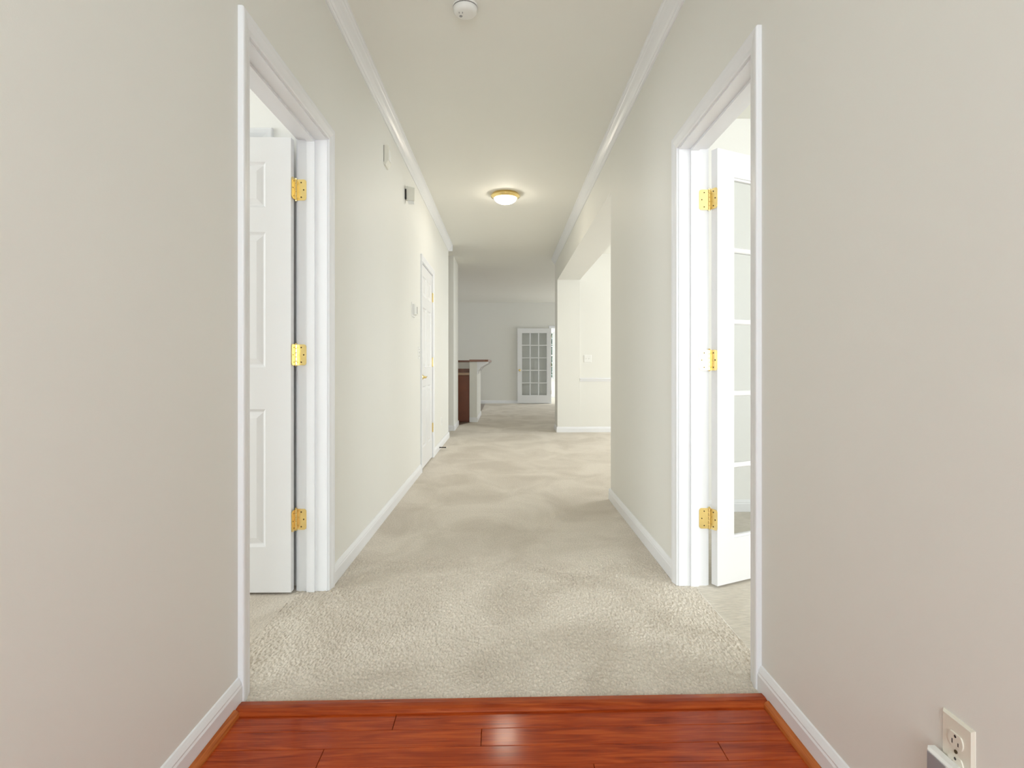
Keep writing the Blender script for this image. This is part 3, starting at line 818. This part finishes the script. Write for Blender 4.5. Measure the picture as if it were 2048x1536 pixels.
# plug-in light in the lower receptacle of the foyer outlet (local +x points into the hall)
e = tag(empty('plug_in_light', (XW - 0.008, 0.995, 0.283), (0, 0, math.pi)), 'white plug-in light with gray front panel in the right foyer outlet', 'night light')
bevel_box(0.0, 0.017, -0.047, 0.042, -0.075, 0.0305, 0.004).build('body', 'plastic', e)
MB().box(0.0155, 0.0182, -0.043, 0.001, -0.070, 0.0245).build('lens_panel', 'gray_lens', e, bevel=0.001)
MB().box(0.0155, 0.0195, 0.005, 0.036, -0.060, 0.018).build('side_cover', 'plastic', e, bevel=0.002)
MB().box(-0.012, 0.002, -0.0076, -0.0056, -0.012, -0.004).box(-0.012, 0.002, 0.0056, 0.0076, -0.012, -0.004).build('prong', 'brass', e)

# ------------------------------------------------------------------ kitchen bar
BY = 10.30
e = tag(empty('kitchen_bar', (-0.574, BY, 0)), 'raised breakfast bar half wall with brown top beside the kitchen', 'bar')
ox, oy = 0.574, -BY
def bb(x0, x1, y0, y1, z0, z1): return MB().box(x0 + ox, x1 + ox, y0 + oy, y1 + oy, z0, z1)
bb(-0.642, -0.506, BY, 11.85, -0.002, 1.088).build('half_wall', 'wall', e)
# bar top with rounded hall-side corner
def top_outline():
    pts = [(-0.643, BY - 0.03), (-0.40, BY - 0.03)]
    pts += [(-0.40 + 0.12 * math.sin(a), BY + 0.09 - 0.12 * math.cos(a)) for a in np.linspace(0.15, H90, 8)]
    pts += [(-0.28, 11.87), (-0.643, 11.87)]
    return [(x + ox, y + oy) for x, y in pts]
poly_slab('bar_top', top_outline(), 1.128, 1.090, 'bar_wood', e)
b = MB()
b.sweep(BASE, [lambda u, v: (-0.642 + ox, -u, v), lambda u, v: (-0.506 + ox + u, -u, v), lambda u, v: (-0.506 + ox + u, 11.85 + oy, v)])
b.build('bar_baseboard', 'trim', e)
# corbels under the overhang
cor = [(0.0, 0.0), (0.205, 0.0), (0.205, -0.030), (0.165, -0.045), (0.132, -0.066), (0.100, -0.085), (0.072, -0.092), (0.052, -0.120), (0.040, -0.150), (0.018, -0.170), (0.010, -0.215), (0.0, -0.235)]
for yy in (BY + 0.01, 11.0, 11.74):
    MB().sweep(cor, [lambda u, v, y=y: (-0.506 + ox + u, y + oy, 1.090 + v) for y in (yy, yy + 0.07)]).build('corbel', 'trim', e)
e2 = tag(empty('back_bar', (-1.6, 11.10, 0)), 'back run of the breakfast bar behind the tan countertop', 'bar')
MB().box(-1.0, 0.955, -0.07, 0.06, -0.002, 1.086).build('half_wall', 'wall', e2)
MB().box(-1.0, 0.955, -0.075, 0.12, 1.086, 1.124).build('bar_top', 'bar_wood', e2)
# base cabinet in the corner, counter
e = tag(empty('base_cabinet', (-1.2, BY + 0.3, 0)), 'red brown kitchen base cabinet end tucked behind the bar', 'cabinet')
MB().box(-0.9, 0.555, -0.27, 0.42, 0.0, 0.845).build('body', 'cabinet', e)
MB().box(-0.86, -0.20, -0.288, -0.27, 0.10, 0.83).build('door', 'cabinet', e, bevel=0.003)
MB().box(-0.18, 0.552, -0.288, -0.27, 0.02, 0.843).build('end_panel', 'cabinet', e, bevel=0.003)
ct = empty('countertop', (-1.2, BY + 0.3, 0.847)); tag(ct, 'tan laminate countertop with brown backsplash below the raised bar', 'countertop')
MB().box(-0.9, 0.555, -0.30, 0.428, 0.0, 0.040).build('slab', 'counter', ct, bevel=0.004)
MB().box(-0.9, 0.555, 0.412, 0.428, 0.040, 0.115).build('backsplash', 'bar_wood', ct)

# ------------------------------------------------------------------ windows
def window_y(name, label, x0, x1, z0, z1, y, rows, cols, inner=-1):
    """window in a wall of constant y"""
    e = struct(empty(name, ((x0 + x1) / 2, y, z0)), label, 'window')
    ox_, hw, hh = 0, (x1 - x0) / 2, z1 - z0
    f = 0.045
    MB().box(-hw, -hw + f, 0.02, 0.09, 0, hh).box(hw - f, hw, 0.02, 0.09, 0, hh).box(-hw + f, hw - f, 0.02, 0.09, 0, f).box(-hw + f, hw - f, 0.02, 0.09, hh - f, hh).build('window_frame', 'trim', e)
    MB().box(-hw + f, hw - f, 0.03, 0.08, hh / 2 - 0.022, hh / 2 + 0.022).build('meeting_rail', 'trim', e)
    gw, gh = 2 * hw - 2 * f, (hh - 2 * f) / 2
    for h0 in (0, 1):
        for i in range(1, cols):
            x = -hw + f + gw * i / cols
            MB().box(x - 0.009, x + 0.009, 0.045, 0.068, f + h0 * gh, f + h0 * gh + gh).build('glazing_bar', 'trim', e)
        for j in range(1, rows):
            z = f + h0 * gh + gh * j / rows
            MB().box(-hw + f, hw - f, 0.045, 0.068, z - 0.009, z + 0.009).build('glazing_bar', 'trim', e)
        MB().box(-hw + f, hw - f, 0.055, 0.058, f + h0 * gh, f + h0 * gh + gh).build('pane', 'glass', e)
    mb = MB(); casing(mb, lambda s, z, v: (s, inner * v, z), -hw, hw, hh, -0.03); mb.build('casing', 'trim', e)
    MB().box(-hw - 0.09, hw + 0.09, -0.045, 0.03, -0.03, 0.0).build('window_sill', 'trim', e)
    return e
window_y('window_1', 'sunroom window with small panes and trees outside', WX0, WX1, WZ0, WZ1, SUN, 2, 3)
def window_x(name, label, x, sgn, y0, y1, z0, z1):
    """simple frame in a wall of constant x, inner face at x, wall goes to x+sgn*0.12"""
    e = struct(empty(name, (x, (y0 + y1) / 2, z0)), label, 'window')
    hw, hh, f = (y1 - y0) / 2, z1 - z0, 0.05
    a, b_ = sorted((sgn * 0.05, sgn * 0.11))
    MB().box(a, b_, -hw, -hw + f, 0, hh).box(a, b_, hw - f, hw, 0, hh).box(a, b_, -hw + f, hw - f, 0, f).box(a, b_, -hw + f, hw - f, hh - f, hh).build('window_frame', 'trim', e)
    MB().box(a, b_, -0.025, 0.025, f, hh - f).build('mullion', 'trim', e)
    mb = MB(); casing(mb, lambda s, z, v: (-sgn * v, s, z), -hw, hw, hh, -0.03); mb.build('casing', 'trim', e)
    MB().box(min(-sgn * 0.04, sgn * 0.05), max(-sgn * 0.04, sgn * 0.05), -hw - 0.08, hw + 0.08, -0.03, 0).build('window_sill', 'trim', e)
window_x('window_2', 'dining room window', 5.0, 1, 5.8, 8.0, 0.7, 2.2)
window_x('window_3', 'right room window', 4.5, 1, -1.1, 1.1, 0.7, 2.2)
window_x('window_4', 'left bedroom window', -4.2, -1, -0.3, 1.7, 0.7, 2.2)
window_x('window_5', 'great room patio window', 5.5, 1, 12.8, 15.2, 0.06, 2.1)
window_x('window_6', 'kitchen window', -4.2, -1, 11.8, 13.4, 0.95, 2.1)

# ------------------------------------------------------------------ outside: lawn and trees behind the sunroom
o = poly_slab('ground', [(-30, SUN + 0.13), (40, SUN + 0.13), (40, 70), (-30, 70)], -0.4, -0.5, 'lawn')
struct(o, 'green lawn outside beyond the sunroom window', 'lawn')
def tree(x, y, h, r, seed, label):
    random.seed(seed)
    e = tag(empty('tree', (x, y, -0.4)), label, 'tree', 'trees outside the sunroom')
    N = 9
    circ = [(math.cos(a), math.sin(a)) for a in np.linspace(0, 2 * math.pi, 9)[:-1]]
    MB().sweep(circ, [lambda u, v, i=i: (u * 0.16 * (1 - 0.7 * i / N) + 0.1 * math.sin(i), v * 0.16 * (1 - 0.7 * i / N), h * 0.9 * i / N) for i in range(N + 1)]).build('trunk', 'bark', e)
    mb = MB()
    for _ in range(1500):
        a = random.uniform(0, 2 * math.pi); q = random.random() ** 0.5; hz = random.uniform(0.12, 1.0)
        rr = r * q * math.sin(math.pi * min(1, hz * 0.9 + 0.1)) + 0.1
        c = Vector((rr * math.cos(a), rr * math.sin(a), h * hz))
        R = Matrix.Rotation(random.uniform(0, 6.28), 3, 'Z') @ Matrix.Rotation(random.uniform(-1.2, 1.2), 3, 'X')
        s = random.uniform(0.10, 0.24)
        mb.add([c + R @ Vector(p) for p in ((-s, 0, 0), (0, -s * 0.45, 0.02), (s, 0, 0), (0, s * 0.45, 0.02))], [(0, 1, 2, 3)])
    o = bpy.data.objects.new('foliage', mb.mesh('foliage', 'leaf', weld=False)); COL.objects.link(o); o.parent = e
    o['kind'] = 'stuff'
tree(2.5, 27.0, 3.6, 1.7, 1, 'dark green tree outside the sunroom window')
tree(4.6, 33.0, 6.2, 2.4, 2, 'taller green tree further back outside the sunroom window')
